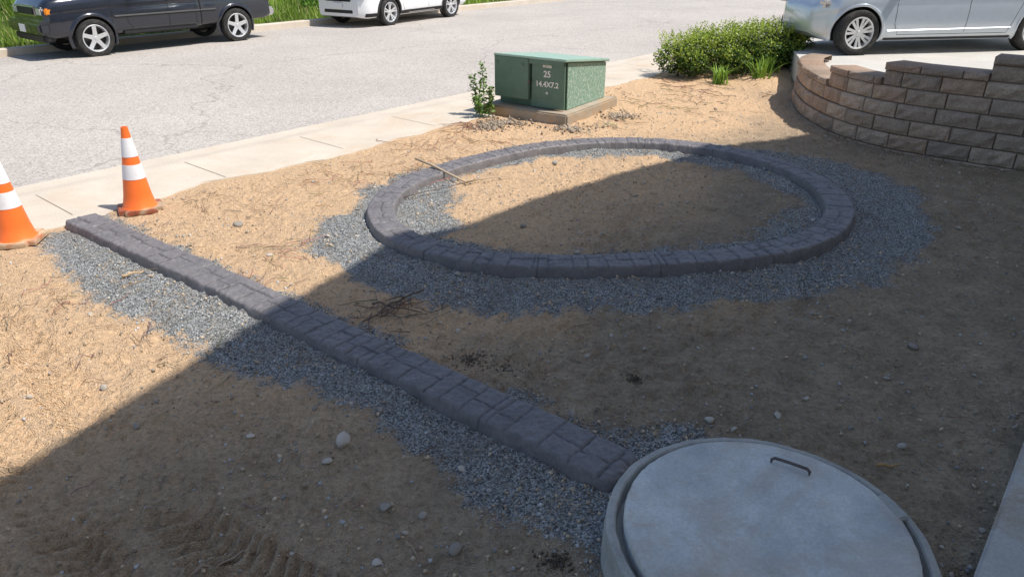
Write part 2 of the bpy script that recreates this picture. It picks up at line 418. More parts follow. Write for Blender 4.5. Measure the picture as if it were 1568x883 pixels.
gr=np.maximum(gr,sstep(30,40,np.hypot(GX,GY))*(nof(GX,GY)<-5))
sunlit_tint=np.clip(sstep(1.4,-.9,GX-(GY-4)*.42+fbm(GX,GY,1.1,4,77)*2.6)*.85+sstep(8.6,10.5,GY)*.5,0,1)*(1-.75*sstep(4.4,3.2,GY-GX*.35)*sstep(-3.0,-1.4,GX))  # mask of painted sunlight: mainly the sunlit dirt, weakened in the shaded foreground
bigv=fbm(GX,GY,.5,4,55)+.5
nx,ny=len(gx),len(gy)
i=np.arange(ny-1)[:,None]; k=np.arange(nx-1)[None,:]
F=np.stack([i*nx+k,i*nx+k+1,(i+1)*nx+k+1,(i+1)*nx+k],2).reshape(-1,4)
mesh('ground',np.stack([GX,GY,GZ],2).reshape(-1,3),F,m_ground,smooth=True,attrs={'gravel':gm_.ravel(),'sunlit_tint':sunlit_tint.ravel(),'grass':gr.ravel(),'bigvar':bigv.ravel()})

# ------------------------------------------------------------ road, pavement
def strip_sheet(name,n0n1z,r0,r1,dr,mat,edge=None,parent=None):
    rs=np.arange(r0,r1+dr,dr); V=[];K=len(n0n1z)
    for r in rs:
        for q,(nn,z) in enumerate(n0n1z):
            j=0
            if edge is not None and q in edge: j=(vnoise(r,0.,1.3,5)-.5)*.26+(vnoise(r,0.,6,6)-.5)*.12
            x,y=rn(r,nn+j); V.append((x,y,z))
    F=[]
    for i in range(len(rs)-1):
        for k in range(K-1): F.append((i*K+k,i*K+k+1,(i+1)*K+k+1,(i+1)*K+k))
    o=mesh(name,V,F,mat,smooth=True,angle=30,parent=parent); recalc(o)
    if o.data.polygons[0].normal.z<0: o.data.flip_normals()
    return o
strip_sheet('road',[(8.4,-.052),(9.2,-.045),(13.8,.03),(18.6,-.045),(19.0,-.05)],-120,200,1.0,m_road)
walk=empty('sidewalk')
strip_sheet('slab',[(7.02,-.05),(7.03,.012),(8.02,.014)],-60,13.9,.05,m_walk,edge=(0,1),parent=walk)
strip_sheet('gutter',[(8.025,.012),(8.10,.010),(8.20,-.006),(8.32,-.030),(8.45,-.042),(8.62,-.038)],-60,120,.5,m_walk,parent=walk)
V=[];F=[]
for r in np.arange(-50,13.5,1.52):
    q=len(V)
    for dr_,nn in ((-.004,7.15),(.004,7.15),(.004,8.02),(-.004,8.02)):
        x,y=rn(r+.55+dr_,nn); V.append((x,y,.0175))
    F.append((q,q+1,q+2,q+3))
mesh('joints',V,F,simple('joint_dirt',(.34,.28,.21),.9),parent=walk)
strip_sheet('far_kerb',[(18.95,-.06),(18.96,.09),(19.0,.105),(19.2,.105),(19.25,.02)],-120,200,1.0,m_walk)

ns=np.concatenate([np.linspace(-2.2,8.1,120)]); cols=70
V=[];F=[]
for nn in ns:
    a=float(rL(nn))+(.0 if nn>4.2 else .12)
    for q in range(cols):
        r=a+(q/(cols-1))**1.5*(26-a); x,y=rn(r,nn); V.append((x,y,float(zd(nn))+.004))
for i_ in range(len(ns)-1):
    for q in range(cols-1): F.append((i_*cols+q,i_*cols+q+1,(i_+1)*cols+q+1,(i_+1)*cols+q))
e0=len(V)
for i_,nn in enumerate(ns):
    v=V[i_*cols]; V.append((v[0],v[1],v[2]-.4))
for i_ in range(len(ns)-1): F.append((i_*cols,(i_+1)*cols,e0+i_+1,e0+i_))
o=mesh('driveway',V,F,m_drive,smooth=True,angle=40); recalc(o)

# ------------------------------------------------------------ retaining wall
wall=empty('retaining_wall')
ws=np.concatenate([[0],np.cumsum(np.hypot(*np.diff(wp,axis=0).T))]); WL=ws[-1]
def wpt(s):
    s=min(max(s,0),WL); x=np.interp(s,ws,wp[:,0]); y=np.interp(s,ws,wp[:,1])
    x2=np.interp(min(s+.05,WL),ws,wp[:,0]); y2=np.interp(min(s+.05,WL),ws,wp[:,1]); x1=np.interp(max(s-.05,0),ws,wp[:,0]); y1=np.interp(max(s-.05,0),ws,wp[:,1])
    t=np.array([x2-x1,y2-y1]); t/=np.hypot(*t); return np.array([x,y]),t,np.array([-t[1],t[0]])
def s_at(px,py): return ws[np.argmin(np.hypot(wp[:,0]-px,wp[:,1]-py))]
s1_=s_at(4.10,9.9); sA=s_at(4.35,8.95); sB=s_at(5.1,8.12)
V=[];F=[];C=[]
def block(sa,sb,z0,z1,setb,depth,colr,rough,seed):
    nx_,nz_=8,5
    q=len(V); r_=np.random.default_rng(seed)
    tilt=r_.uniform(-.006,.006)
    for iz in range(nz_+1):
        for ix in range(nx_+1):
            fx=[0,.02,.1,.3,.5,.7,.9,.98,1][ix]; fz=[0,.06,.3,.7,.94,1][iz]
            s=sa+.0025+(sb-sa-.005)*fx; z=z0+.0015+(z1-z0-.003)*fz
            p,t,nn=wpt(s)
            edge=min(fx,1-fx)<.01 or min(fz,1-fz)<.01
            mid=min(fx,1-fx)>.05 and min(fz,1-fz)>.1
            bulge=(-.010 if edge else -.0)+(r_.uniform(.0,.034)*rough if mid else (.003 if not edge else 0))+tilt
            pp=p-nn*bulge+nn*setb
            V.append((pp[0],pp[1],z)); C.append(np.array(colr)*(1+r_.uniform(-.16,.16)*rough)*(.75 if edge else 1))
    W=nx_+1
    for iz in range(nz_):
        for ix in range(nx_):
            a=q+iz*W+ix; F.append((a,a+1,a+W+1,a+W))
    b0=len(V)
    for ix in (0,nx_):
        for iz in (0,nz_):
            s=sa+.0025+(sb-sa-.005)*(ix/nx_); p,t,nn=wpt(s); pp=p+nn*(setb+depth); V.append((pp[0],pp[1],z0+.002 if iz==0 else z1-.002)); C.append(np.array(colr))
    F.append(tuple([q+nz_*W+k for k in range(W)]+[b0+3,b0+1]))
    F.append(tuple([q+k*W for k in range(nz_+1)]+[b0+1,b0]))
    F.append(tuple([q+k*W+nx_ for k in range(nz_+1)]+[b0+3,b0+2]))
def wcol(s):
    pal=[(.42,.335,.265),(.38,.31,.25),(.44,.36,.29),(.35,.29,.24),(.41,.31,.24)]
    g_=min(1,max(0,(s-1.5)/4))
    c_=np.array(pal[random.randrange(5)])*random.uniform(.92,1.08)
    return c_*(1-g_)*np.array([1.06,.96,.88])+c_*g_  # redder towards the path start: warm bounce light painted into the blocks
CH=.175
for c_ in range(-1,6):
    sstart={3:s1_,4:sA,5:sB}.get(c_,0)
    s=sstart-(.0 if c_%2 else .2)
    while s<WL:
        ln=.44
        a=max(s,sstart); b_=min(s+ln,WL)
        if b_-a>.06: block(a,b_,c_*CH,(c_+1)*CH,.018*c_,.28,wcol(s),1.0,random.randrange(10**6))
        s+=ln
for sa,sb,k in ((0,s1_,3),(s1_,sA,4),(sA,sB,5),(sB,WL,6)):
    s=sa; zt=k*CH
    while s<sb-.02:
        b_=min(s+.44,sb); block(s,b_,zt,zt+.085,.018*k-.035,.33,wcol(s)*.92,.7,random.randrange(10**6)); s=b_
o=mesh('blocks',V,F,m_block,parent=wall,attrs={'col':np.array(C)}); recalc(o)

# ------------------------------------------------------------ stones
def rocks(name,pos,size,cols,mat,sub=0,flat=.7,smooth=False):
    if sub==0:
        base=np.array([(1,0,0),(-1,0,0),(0,1,0),(0,-1,0),(0,0,1),(0,0,-1)],float)
        fc=np.array([(0,2,4),(2,1,4),(1,3,4),(3,0,4),(2,0,5),(1,2,5),(3,1,5),(0,3,5)])
    else:
        bm=bmesh.new(); bmesh.ops.create_icosphere(bm,subdivisions=sub,radius=1); base=np.array([v.co[:] for v in bm.verts]); fc=np.array([[v.index for v in f.verts] for f in bm.faces]); bm.free()
    n_=len(pos); nv=len(base)
    B_=base[None]*(1+rng.uniform(-.28,.28,(n_,nv,1)))
    sc=np.stack([rng.uniform(.75,1.3,n_),rng.uniform(.7,1.1,n_),rng.uniform(.5,.9,n_)*flat/.7],1)
    if sub>=2:
        B_=base[None]*np.ones((n_,1,1))
        for _ in range(3):
            k1=rng.normal(size=(n_,3)); k1/=np.linalg.norm(k1,axis=1)[:,None]; dd=np.einsum('nvi,ni->nv',B_,k1); B_=B_-np.clip(dd-.5,0,1)[...,None]*k1[:,None,:]*.9
    B_=B_*sc[:,None,:]
    q=rng.normal(size=(n_,4))
    if sub>=1: q[:,1:3]*=.15
    q/=np.linalg.norm(q,axis=1)[:,None]; w,x,y,z=q.T
    Rm=np.stack([1-2*(y*y+z*z),2*(x*y-z*w),2*(x*z+y*w),2*(x*y+z*w),1-2*(x*x+z*z),2*(y*z-x*w),2*(x*z-y*w),2*(y*z+x*w),1-2*(x*x+y*y)],1).reshape(-1,3,3)
    B_=np.einsum('nij,nvj->nvi',Rm,B_)*size[:,None,None]
    Vv=(B_+pos[:,None,:]).reshape(-1,3); Ff=(fc[None]+(np.arange(n_)*nv)[:,None,None]).reshape(-1,3)
    return mesh(name,Vv,Ff,mat,smooth=smooth,attrs={'col':np.repeat(cols,nv,0)})
def on_curb(x,y,mg=.0):
    d=sdf(ringo[::6],x,y); a=(d<mg+.02)&(d>-.265-mg)
    u=(x-s0[0])*sd[0]+(y-s0[1])*sd[1]; v=(x-s0[0])*sn[0]+(y-s0[1])*sn[1]
    b_=(np.abs(v)<.15+mg)&(u>-.02)&(u<SL+.02)
    c_=np.hypot(x-.99,y-2.2)<.63
    w_=(sdf(list(map(tuple,wp[::8]))+[(9,9),(9,13)],x,y)<.02)
    return a|b_|c_|w_
def scatter(nc,dens,p=1.35):
    x=rng.uniform(-4.6,5.6,nc); y=1.2+(rng.random(nc)**p)*11; k=dens(x,y)>rng.random(nc); k&=~on_curb(x,y); k&=nof(x,y)<7.0
    return x[k],y[k]
gxp,gyp=scatter(180000,lambda x,y:np.clip(gravel_mask(x,y),0,1)**1.3)
n_=len(gxp); sz=rng.uniform(.0028,.0068,n_)*(1+.04*gyp); g=.13+.52*rng.random(n_)**1.3
cols=np.stack([g*.98,g*1.0,g*.99],1)
rocks('gravel_bed',np.stack([gxp,gyp,ground_z(gxp,gyp)+sz*.35],1),sz,cols,m_stone)
gxp,gyp=scatter(180000,lambda x,y:(.25+.75*(vnoise(x,y,1.7,3)>.45))*(.32+1.5*np.clip(gravel_mask(x,y),0,.4)),1.7)
n_=len(gxp); sz=.0025+.013*rng.random(n_)**4; g=rng.uniform(.55,1.35,n_)
cols=np.stack([.52*g,.41*g,.295*g],1); k=rng.random(n_)<.28; cols[k]=np.stack([g[k]*.44]*3,1)
rocks('soil_crumbs',np.stack([gxp,gyp,ground_z(gxp,gyp)+sz*.3],1),sz,cols,m_stone)
gxp,gyp=scatter(4200,lambda x,y:.30+0*x,1.5); n_=len(gxp); sz=.006+.02*rng.random(n_)**3.5
sp_=np.array([(1.04,3.21,.032),(-.837,3.006,.045),(-.232,2.288,.032),(-1.934,3.13,.028),(1.41,3.257,.025),(.10,6.05,.035),(.478,7.98,.045),(-2.42,6.14,.05),(-.56,2.55,.028),(1.95,3.0,.025),(2.5,4.0,.03),(-.95,2.1,.02)])
gxp=np.r_[gxp,sp_[:,0]]; gyp=np.r_[gyp,sp_[:,1]]; sz=np.r_[sz,sp_[:,2]]; n_=len(gxp); g=rng.uniform(.6,1.2,n_)
cols=np.stack([.47*g,.42*g,.36*g],1)
rocks('pebbles',np.stack([gxp,gyp,ground_z(gxp,gyp)+sz*.25],1),sz,cols,m_stone,sub=2,flat=.6,smooth=True)
V=[];cl=[]
for cx,cy,rad,cnt,dk in ((-.25,3.83,.13,320,.16),(.70,3.62,.05,170,.12),(.18,2.24,.08,280,.12),(-.05,3.75,.20,140,.18),(.60,2.33,.05,60,.14),(-.1,10.0,.35,420,.34),(.75,9.7,.3,300,.38),(-.3,9.75,.3,300,.32),(1.5,10.4,.3,300,.42)):
    for _ in range(cnt):
        a=rng.uniform(0,6.28); q=rad*abs(rng.normal())*.6; V.append((cx+q*math.cos(a),cy+q*math.sin(a)*.8)); cl.append(dk)
V=np.array(V); sz=.0025+.007*rng.random(len(V))**2+.03*(V[:,1]>9)*rng.random(len(V))**2; cl=np.array(cl)*rng.uniform(.6,1.3,len(V))
rocks('soil_clods',np.stack([V[:,0],V[:,1],ground_z(V[:,0],V[:,1])+sz*.5],1),sz,np.stack([cl,cl*.8,cl*.6],1),m_stone)

# ------------------------------------------------------------ twigs
V=[];F=[];C=[]
def twig(x,y,ang,L,r,col,z0=.006,bend=.25,z1=None,k=5):
    n_=7;a=ang;px,py=x,y;pts=[]
    for i_ in range(n_):
        t=i_/(n_-1); zz=float(ground_z(px,py))+r+z0+((z1-z0)*t if z1 is not None else abs(math.sin(t*5+x*9))*.012)
        pts.append((px,py,zz)); a+=random.uniform(-bend,bend); px+=math.cos(a)*L/(n_-1); py+=math.sin(a)*L/(n_-1)
    v,f=tube_geo(pts,[r*(1-.55*i_/(n_-1)) for i_ in range(n_)],k); q=len(V)
    V.extend(v); F.extend([tuple(q+i_ for i_ in ff) for ff in f]); C.extend([col]*len(v)); return pts
br_=(.20,.145,.11); lt=(.50,.39,.26); gy_=(.33,.28,.23)
def cluster(cx,cy,n_,rad,L,r,col):
    for _ in range(n_):
        x=cx+random.gauss(0,rad); y=cy+random.gauss(0,rad*.8)
        twig(x,y,random.uniform(0,6.28),L*random.uniform(.5,1.3),r*random.uniform(.6,1.2),tuple(c_*random.uniform(.7,1.2) for c_ in col),z0=random.uniform(0,.02))
cluster(-.78,4.42,26,.15,.24,.0038,(.19,.14,.11))
twig(-.74,4.60,-1.9,.42,.009,(.15,.115,.09),z0=.02); twig(-.95,4.5,-.3,.36,.007,(.15,.115,.09),z0=.02); twig(-.62,4.68,-2.4,.3,.008,(.15,.115,.09),z0=.03); twig(-.85,4.3,1.1,.32,.007,(.16,.12,.10),z0=.03)
cluster(-1.9,5.55,26,.16,.25,.0036,(.46,.30,.20)); cluster(-1.95,4.95,22,.12,.2,.0032,(.40,.26,.17))
cluster(-2.6,6.6,18,.3,.25,.003,br_); cluster(-1.2,7.7,50,.35,.28,.0038,(.40,.24,.15)); cluster(-.8,9.0,56,.45,.3,.004,(.36,.21,.13)); cluster(-1.9,7.3,40,.4,.2,.003,(.38,.24,.15))
cluster(-.45,9.85,30,.16,.3,.006,(.28,.19,.12)); cluster(1.2,9.75,30,.3,.3,.005,(.42,.32,.22)); cluster(2.4,11.4,50,.6,.3,.005,(.36,.26,.17)); cluster(3.0,12.4,50,.5,.3,.006,(.30,.2,.13))
cluster(-2.5,4.0,16,.4,.2,.003,br_); cluster(-3.2,4.6,26,.35,.2,.003,(.38,.23,.14)); cluster(-1.4,2.6,12,.4,.15,.003,(.3,.22,.16)); cluster(-.4,2.3,10,.35,.15,.003,(.3,.22,.16)); cluster(1.6,3.9,14,.7,.15,.0025,(.3,.22,.16))
twig(-1.60,3.62,-1.7,.22,.006,lt); twig(-1.62,3.38,-.6,.1,.005,lt); twig(-1.27,2.17,.55,.24,.008,(.36,.27,.2)); twig(-1.05,2.27,1.3,.09,.006,(.36,.27,.2))
twig(-.45,2.9,1.2,.15,.004,br_); twig(1.75,2.84,-.2,.10,.010,(.50,.30,.14)); twig(-2.9,5.0,.4,.15,.012,(.6,.42,.24))
v,f=tube_geo([(-1.04,7.80,.128),(-.86,7.63,.113),(-.66,7.42,.078),(-.45,7.23,.035)],[.012,.014,.012,.010],6); q=len(V); V.extend(v); F.extend([tuple(q+i_ for i_ in ff) for ff in f]); C.extend([lt]*len(v))
v,f=tube_geo([(-.47,7.2,.05),(-.25,7.35,.05),(-.02,7.45,.04)],[.008,.006,.004],6); q=len(V); V.extend(v); F.extend([tuple(q+i_ for i_ in ff) for ff in f]); C.extend([lt]*len(v))
twig(-1.05,6.75,.55,.9,.005,(.16,.12,.1),z0=.03,bend=.1)
for _ in range(700):
    x=random.uniform(-4,4); y=random.uniform(1.5,10)
    if nof(x,y)<6.8 and not on_curb(np.array([x]),np.array([y]),.08)[0]:
        twig(x,y,random.uniform(0,6.28),random.uniform(.03,.15),random.uniform(.0012,.0028),random.choice([br_,lt,gy_]))
mesh('dry_twigs',V,F,m_twig,smooth=True,attrs={'col':np.array(C)})

# ------------------------------------------------------------ septic riser + lid
sep=empty('septic_tank_lid',(.99,2.20,0))
prof=[(.50,.0),(.50,.130),(.572,.132),(.580,.187),(.586,.194),(.608,.194),(.618,.186),(.622,.170),(.630,.0),(.647,-.15)]
rs_=lathe('concrete_riser',prof,m_riser,160,sep,angle=30)
lp=[(0,.232),(.3,.231),(.48,.228),(.535,.225),(.544,.220),(.549,.208),(.549,.135),(.40,.135)]
ld=lathe('concrete_lid',lp,m_lid,160,sep,angle=30)
for o_ in (rs_,ld):
    for v in o_.data.vertices:
        a=math.atan2(v.co.y,v.co.x); rr_=math.hypot(v.co.x,v.co.y)
        if rr_>.45:
            w_=1+.004*math.sin(a*3+1)+.002*math.sin(a*11)+(float(vnoise(a*8,v.co.z*20,3,5))-.5)*.010; v.co.x*=w_; v.co.y*=w_
hx,hy=.14,.385; dx_,dy_=.135,-.085
p0=Vector((hx,hy,0)); p1=Vector((hx+dx_,hy+dy_,0))
pts=[p0+Vector((0,0,.215)),p0+Vector((0,0,.245)),p0+Vector((.01,-.006,.256)),p0.lerp(p1,.5)+Vector((0,0,.258)),p1+Vector((-.01,.006,.256)),p1+Vector((0,0,.245)),p1+Vector((0,0,.215))]
tube('lifting_handle',pts,.007,m_steel,sep)
for an in (math.radians(12),):
    box('lifting_slot',(.556*math.cos(an),.556*math.sin(an),.213),(.055,.14,.026),m_riser,sep,.006,(0,0,an))

sl=empty('concrete_walkway')
x,y=rn(4.2,-.64); box('slab',(x,y,.065),(6.0,1.30,.19),m_slab,sl,.012,(0,0,math.atan2(.76,.65)))

# ------------------------------------------------------------ cones
def cone(name,x,y,basemat,rot,lean=0):
    e=empty(name,(x,y,float(.014 if nof(x,y)>7 else ground_z(x,y)+.01)),rot); e.rotation_euler=(0,lean,rot)
    h=.76; rb,rt=.135,.028
    def rad(z): return rb+(rt-rb)*((z-.035)/(h-.035))
    prof=[]; pm=[]
    marks=[(.035,0),(.05,0),(.15,0),(.30,0),(.3001,1),(.43,1),(.4301,0),(.50,0),(.5001,1),(.665,1),(.6651,0),(.70,0),(.752,0),(.76,0)]
    for z,mi_ in marks:
        ex=.0025 if mi_ else 0
        prof.append((rad(z)+ex+(.02*max(0,(.06-z)/.03) if z<.06 else 0),z)); pm.append(mi_)
    prof.append((rt-.008,.76)); pm.append(0); prof.append((rt-.010,.70)); pm.append(0)
    lathe('cone_body',prof,None,40,e,mats=[m_orange,m_white],pm=pm[:-1]+[0],angle=40)
    bm=bmesh.new()
    bmesh.ops.create_cube(bm,size=1)
    for v in bm.verts: v.co=Vector((v.co.x*.37,v.co.y*.37,v.co.z*.035+.0175))
    ve=[ed for ed in bm.edges if abs(ed.verts[0].co.z-ed.verts[1].co.z)>.01]
    bmesh.ops.bevel(bm,geom=ve,offset=.05,segments=4,affect='EDGES')
    bmesh.ops.bevel(bm,geom=[ed for ed in bm.edges if abs(ed.verts[0].co.z-ed.verts[1].co.z)<.001 and ed.verts[0].co.z>.03 and len(ed.link_faces)==2 and any(abs(f.normal.z)<.5 for f in ed.link_faces)],offset=.008,segments=2,affect='EDGES')
    me=bpy.data.meshes.new('cone_base'); bm.to_mesh(me); bm.free(); me.materials.append(basemat); o=bpy.data.objects.new('cone_base',me); link(o); o.parent=e
    return e
cone('traffic_cone',-3.44,6.50,m_conebase,.5,.02)
cone('traffic_cone',-4.10,5.72,m_conebase2,.15,-.01)

# ------------------------------------------------------------ transformer
ta=np.array([.83,-.56]); ang=math.atan2(ta[1],ta[0])
tr=empty('electrical_transformer_box',(.70,10.07,0),ang)
W,D=1.12,1.20
pad=box('concrete_pad',(-W/2+.02,D/2-.02,.06),(W+.26,D+.30,.17),m_pad,tr,.02)
zb,zt=.145,.815
def slope(o):
    for v in o.data.vertices:
        wy=v.co.y+o.location.y; wz=v.co.z+o.location.z
        if wz>zt-.15: v.co.z-=.13*max(0,wy)/D
    return o
slope(box('tank_body',(-W/2,D/2+.04,(zb+zt-.03)/2),(W-.03,D-.09,zt-zb-.03),m_green,tr,.006))
slope(box('side_panel',(-.010,D/2+.04,(zb+zt-.03)/2),(.012,D-.10,zt-zb-.04),m_green2,tr,.003))
box('door_left',(-W+.29,-.010,(zb+zt)/2+.045),(.57,.06,zt-zb-.12),m_green,tr,.008)
box('front_panel',(-.26,.012,(zb+zt)/2-.0),(.52,.03,zt-zb-.03),m_green,tr,.006)
slope(box('lid',(-W/2+.01,D/2-.0,zt-.005),(W+.05,D+.07,.035),m_lidgreen,tr,.010))
box('lid_lip',(-W/2,-.024,zt-.05),(W,.012,.06),m_green,tr,.003)
box('padlock',(-.53,-.045,.50),(.035,.03,.05),m_steel,tr,.005)
for q in range(2): box('hinge',(-W+.05+q*.42,-.045,zt-.10),(.05,.012,.03),m_green,tr,.003)
def label(name,txt,size,x,z):
    cu=bpy.data.curves.new(name,'FONT'); cu.body=txt; cu.size=size; cu.align_x='CENTER'; cu.extrude=.001; cu.offset=.0028
    o=bpy.data.objects.new(name+'_tmp',cu); link(o)
    dg=bpy.context.evaluated_depsgraph_get(); me=bpy.data.meshes.new_from_object(o.evaluated_get(dg)); bpy.data.objects.remove(o)
    me.materials.clear(); me.materials.append(m_yellow)
    o=bpy.data.objects.new(name,me); link(o); o.parent=tr; o.location=(x,-.006,z); o.rotation_euler=(math.pi/2,0,0)
label('rating_text','25',.115,-.27,.575); label('voltage_text','14.4X7.2',.100,-.27,.445); label('tag_text','M1025',.05,-.27,.70); label('dot_text','o',.06,-.27,.35)

# ------------------------------------------------------------ plants
def leafmass(name,pts,nrmz,size,cols,mat,parent=None,aspect=.55):
    n_=len(pts)
    d=rng.normal(size=(n_,3))+nrmz; d/=np.linalg.norm(d,axis=1)[:,None]
    u=rng.normal(size=(n_,3)); u-=np.einsum('ni,ni->n',u,d)[:,None]*d; u/=np.linalg.norm(u,axis=1)[:,None]; v=np.cross(d,u)
    s=size[:,None]
    P=np.stack([pts-u*s,pts-v*s*aspect+d*s*.15,pts+u*s,pts+v*s*aspect+d*s*.15],1).reshape(-1,3)
    F=np.arange(n_*4).reshape(-1,4)
    return mesh(name,P,F,mat,parent=parent,attrs={'col':np.repeat(cols,4,0)})
def blades(name,base,L,W_,cols,mat,parent=None,lean=.5,seg=4):
    n_=len(base); a=rng.uniform(0,6.28,n_); dr=np.stack([np.cos(a),np.sin(a)],1)*(lean*rng.uniform(.2,1.2,n_))[:,None]; sd_=np.stack([-np.sin(a),np.cos(a)],1)
    rows=[]
    for k in range(seg+1):
        t=k/seg; h=t-.25*t*t*np.linalg.norm(dr,axis=1)*1.2
        c_=np.stack([base[:,0]+dr[:,0]*L*t**1.8,base[:,1]+dr[:,1]*L*t**1.8,base[:,2]+L*h],1)
        w=(W_*(1-t**1.5)*.5+.0005)
        off_=np.stack([sd_[:,0]*w,sd_[:,1]*w,0*w],1); rows+= [c_-off_,c_+off_]
    V_=np.stack(rows,1); nv=2*(seg+1); f=np.array([(2*k,2*k+1,2*k+3,2*k+2) for k in range(seg)])
    F_=(f[None]+(np.arange(n_)*nv)[:,None,None]).reshape(-1,4)
    return mesh(name,V_.reshape(-1,3),F_,mat,parent=parent,attrs={'col':np.repeat(cols,nv,0)})
shrub=empty('hedge_shrub')
SX=.22
lumps=[(2.65,13.65,.36,.30),(3.05,13.8,.44,.36),(3.45,13.75,.46,.38),(3.85,13.9,.42,.36),(4.25,13.9,.48,.38),(4.65,14.0,.44,.34),(4.95,14.1,.38,.28),(3.3,14.15,.44,.36),(4.0,14.3,.46,.38),(2.95,13.45,.30,.26),(3.7,13.45,.30,.28),(4.3,13.5,.32,.28),(4.7,13.6,.30,.26)]
P=[];Cc=[];Sz=[]
for lx,ly,lz,lr in lumps:
    lx+=SX; g0=max(0,float(ground_z(lx,ly)))*.7
    n_=1700; d=rng.normal(size=(n_,3)); d/=np.linalg.norm(d,axis=1)[:,None]
    rad=lr*(.45+.65*rng.random(n_)**.6)*(1+.45*(vnoise(d[:,0]*3+lx*9,d[:,1]*3+d[:,2]*4,1.6,4)-.4))
    p=np.array([lx,ly,g0+lz*.92])+d*rad[:,None]*np.array([1,1,.80])
    k=p[:,2]>g0+.06; p=p[k]; d=d[k]; rad=rad[k]
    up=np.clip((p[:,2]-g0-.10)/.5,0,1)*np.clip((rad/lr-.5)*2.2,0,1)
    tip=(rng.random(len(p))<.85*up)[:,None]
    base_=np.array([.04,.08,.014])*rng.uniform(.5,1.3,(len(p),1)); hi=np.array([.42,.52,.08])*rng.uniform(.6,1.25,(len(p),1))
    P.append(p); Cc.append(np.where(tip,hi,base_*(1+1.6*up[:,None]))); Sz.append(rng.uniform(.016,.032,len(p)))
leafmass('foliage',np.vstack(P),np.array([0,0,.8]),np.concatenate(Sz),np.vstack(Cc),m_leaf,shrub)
n_=360; bx=rng.uniform(2.5,5.0,n_)+SX; by=rng.uniform(13.5,14.4,n_); bz=np.maximum(0,ground_z(bx,by))*.7+rng.uniform(.52,.74,n_)-((bx-4.0)/1.3)**2*.14
P=[]
for i_ in range(n_):
    for k in range(9): P.append((bx[i_]+rng.normal()*.012,by[i_]+rng.normal()*.012,bz[i_]+k*.016))
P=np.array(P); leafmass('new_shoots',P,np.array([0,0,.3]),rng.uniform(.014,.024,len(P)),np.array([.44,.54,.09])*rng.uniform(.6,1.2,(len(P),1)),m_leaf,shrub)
V=[];F=[];C=[]
for _ in range(60):
    x=random.uniform(2.7,4.8)+SX; y=13.9+random.uniform(-.3,.4); z=max(0,float(ground_z(x,y)))*.7
    v,f=tube_geo([(x,y,z-.05),(x+random.uniform(-.1,.1),y+random.uniform(-.1,.1),z+.25),(x+random.uniform(-.25,.25),y+random.uniform(-.25,.25),z+.55)],[.012,.009,.004],5); q=len(V); V.extend(v);F.extend([tuple(q+i_ for i_ in ff) for ff in f]); C.extend([(.12,.085,.055)]*len(v))
mesh('branches',V,F,m_twig,parent=shrub,attrs={'col':np.array(C)})
for (cx,cy) in ((3.55,12.95),(4.25,13.05),(4.45,13.25)):
    n_=46; b_=np.stack([cx+rng.normal(0,.07,n_),cy+rng.normal(0,.06,n_),np.zeros(n_)],1); b_[:,2]=ground_z(b_[:,0],b_[:,1])
    blades('daylily_plant',b_,rng.uniform(.25,.42,n_),rng.uniform(.025,.04,n_),np.array([.26,.42,.06])*rng.uniform(.6,1.3,(n_,1)),m_leaf,lean=.85)
weed=empty('leafy_weed'); P=[];V=[];F=[]
for (x0_,y0_,hh,lx,ly) in ((-.38,10.45,.72,-.03,0),(-.46,10.5,.55,-.10,.03),(-.33,10.4,.42,.04,-.04),(-.42,10.35,.3,-.08,-.06)):
    pts=[(x0_+lx*t,y0_+ly*t,hh*t-.02) for t in (0,.3,.6,1)]; v,f=tube_geo(pts,[.007,.006,.005,.002],5); q=len(V); V.extend(v);F.extend([tuple(q+i_ for i_ in ff) for ff in f])
    for t in np.arange(.15,1.02,.03):
        for _ in range(4):
            a=random.uniform(0,6.28); q_=random.uniform(.02,.07)*(1.2-.5*t); P.append((x0_+lx*t+q_*math.cos(a),y0_+ly*t+q_*math.sin(a),hh*t+random.uniform(-.02,.03)))
P=np.array(P); leafmass('leaves',P,np.array([0,0,1.6]),rng.uniform(.022,.042,len(P)),np.array([.16,.26,.06])*rng.uniform(.6,1.5,(len(P),1)),m_leaf,weed)
mesh('stems',V,F,m_twig,parent=weed,attrs={'col':np.tile([.09,.13,.04],(len(V),1))})

n_=38000; r_=rng.uniform(-6,34,n_); q_=19.3+rng.random(n_)**1.3*5; x,y=.65*r_-.76*q_,.76*r_+.65*q_
zz=ground_z(x,y); keep=(x>-17)&(x<12); x,y,zz,q_=x[keep],y[keep],zz[keep],q_[keep]; n_=len(x)
cl=vnoise(x,y,.9,6)
cols=np.array([.27,.40,.055])[None]*(.5+1.1*cl[:,None])*rng.uniform(.7,1.3,(n_,1)); dry=rng.random(n_)<.14; cols[dry]=[.52,.47,.22]
blades('long_grass_verge',np.stack([x,y,zz],1),(.16+.5*cl*sstep(19.3,20.3,q_))*rng.uniform(.6,1.3,n_),rng.uniform(.012,.03,n_),cols,m_leaf,lean=.6,seg=3)
P=[];Cc=[]
for _ in range(60):
    r0_=random.uniform(-4,30); n0=random.uniform(20.2,25); x0_,y0_=rn(r0_,n0); rad=random.uniform(.35,.8); z0_=float(ground_z(x0_,y0_))
    m_=600; d=rng.normal(size=(m_,3)); d/=np.linalg.norm(d,axis=1)[:,None]; p=np.array([x0_,y0_,z0_+rad*.5])+d*(rad*rng.uniform(.5,1.1,(m_,1))); P.append(p)
    g=random.uniform(.7,1.5); Cc.append(np.array([.13,.24,.035])*g*rng.uniform(.4,1.9,(m_,1)))
P=np.vstack(P); leafmass('roadside_brush',P,np.array([0,0,.7]),rng.uniform(.03,.08,len(P)),np.vstack(Cc),m_leaf)

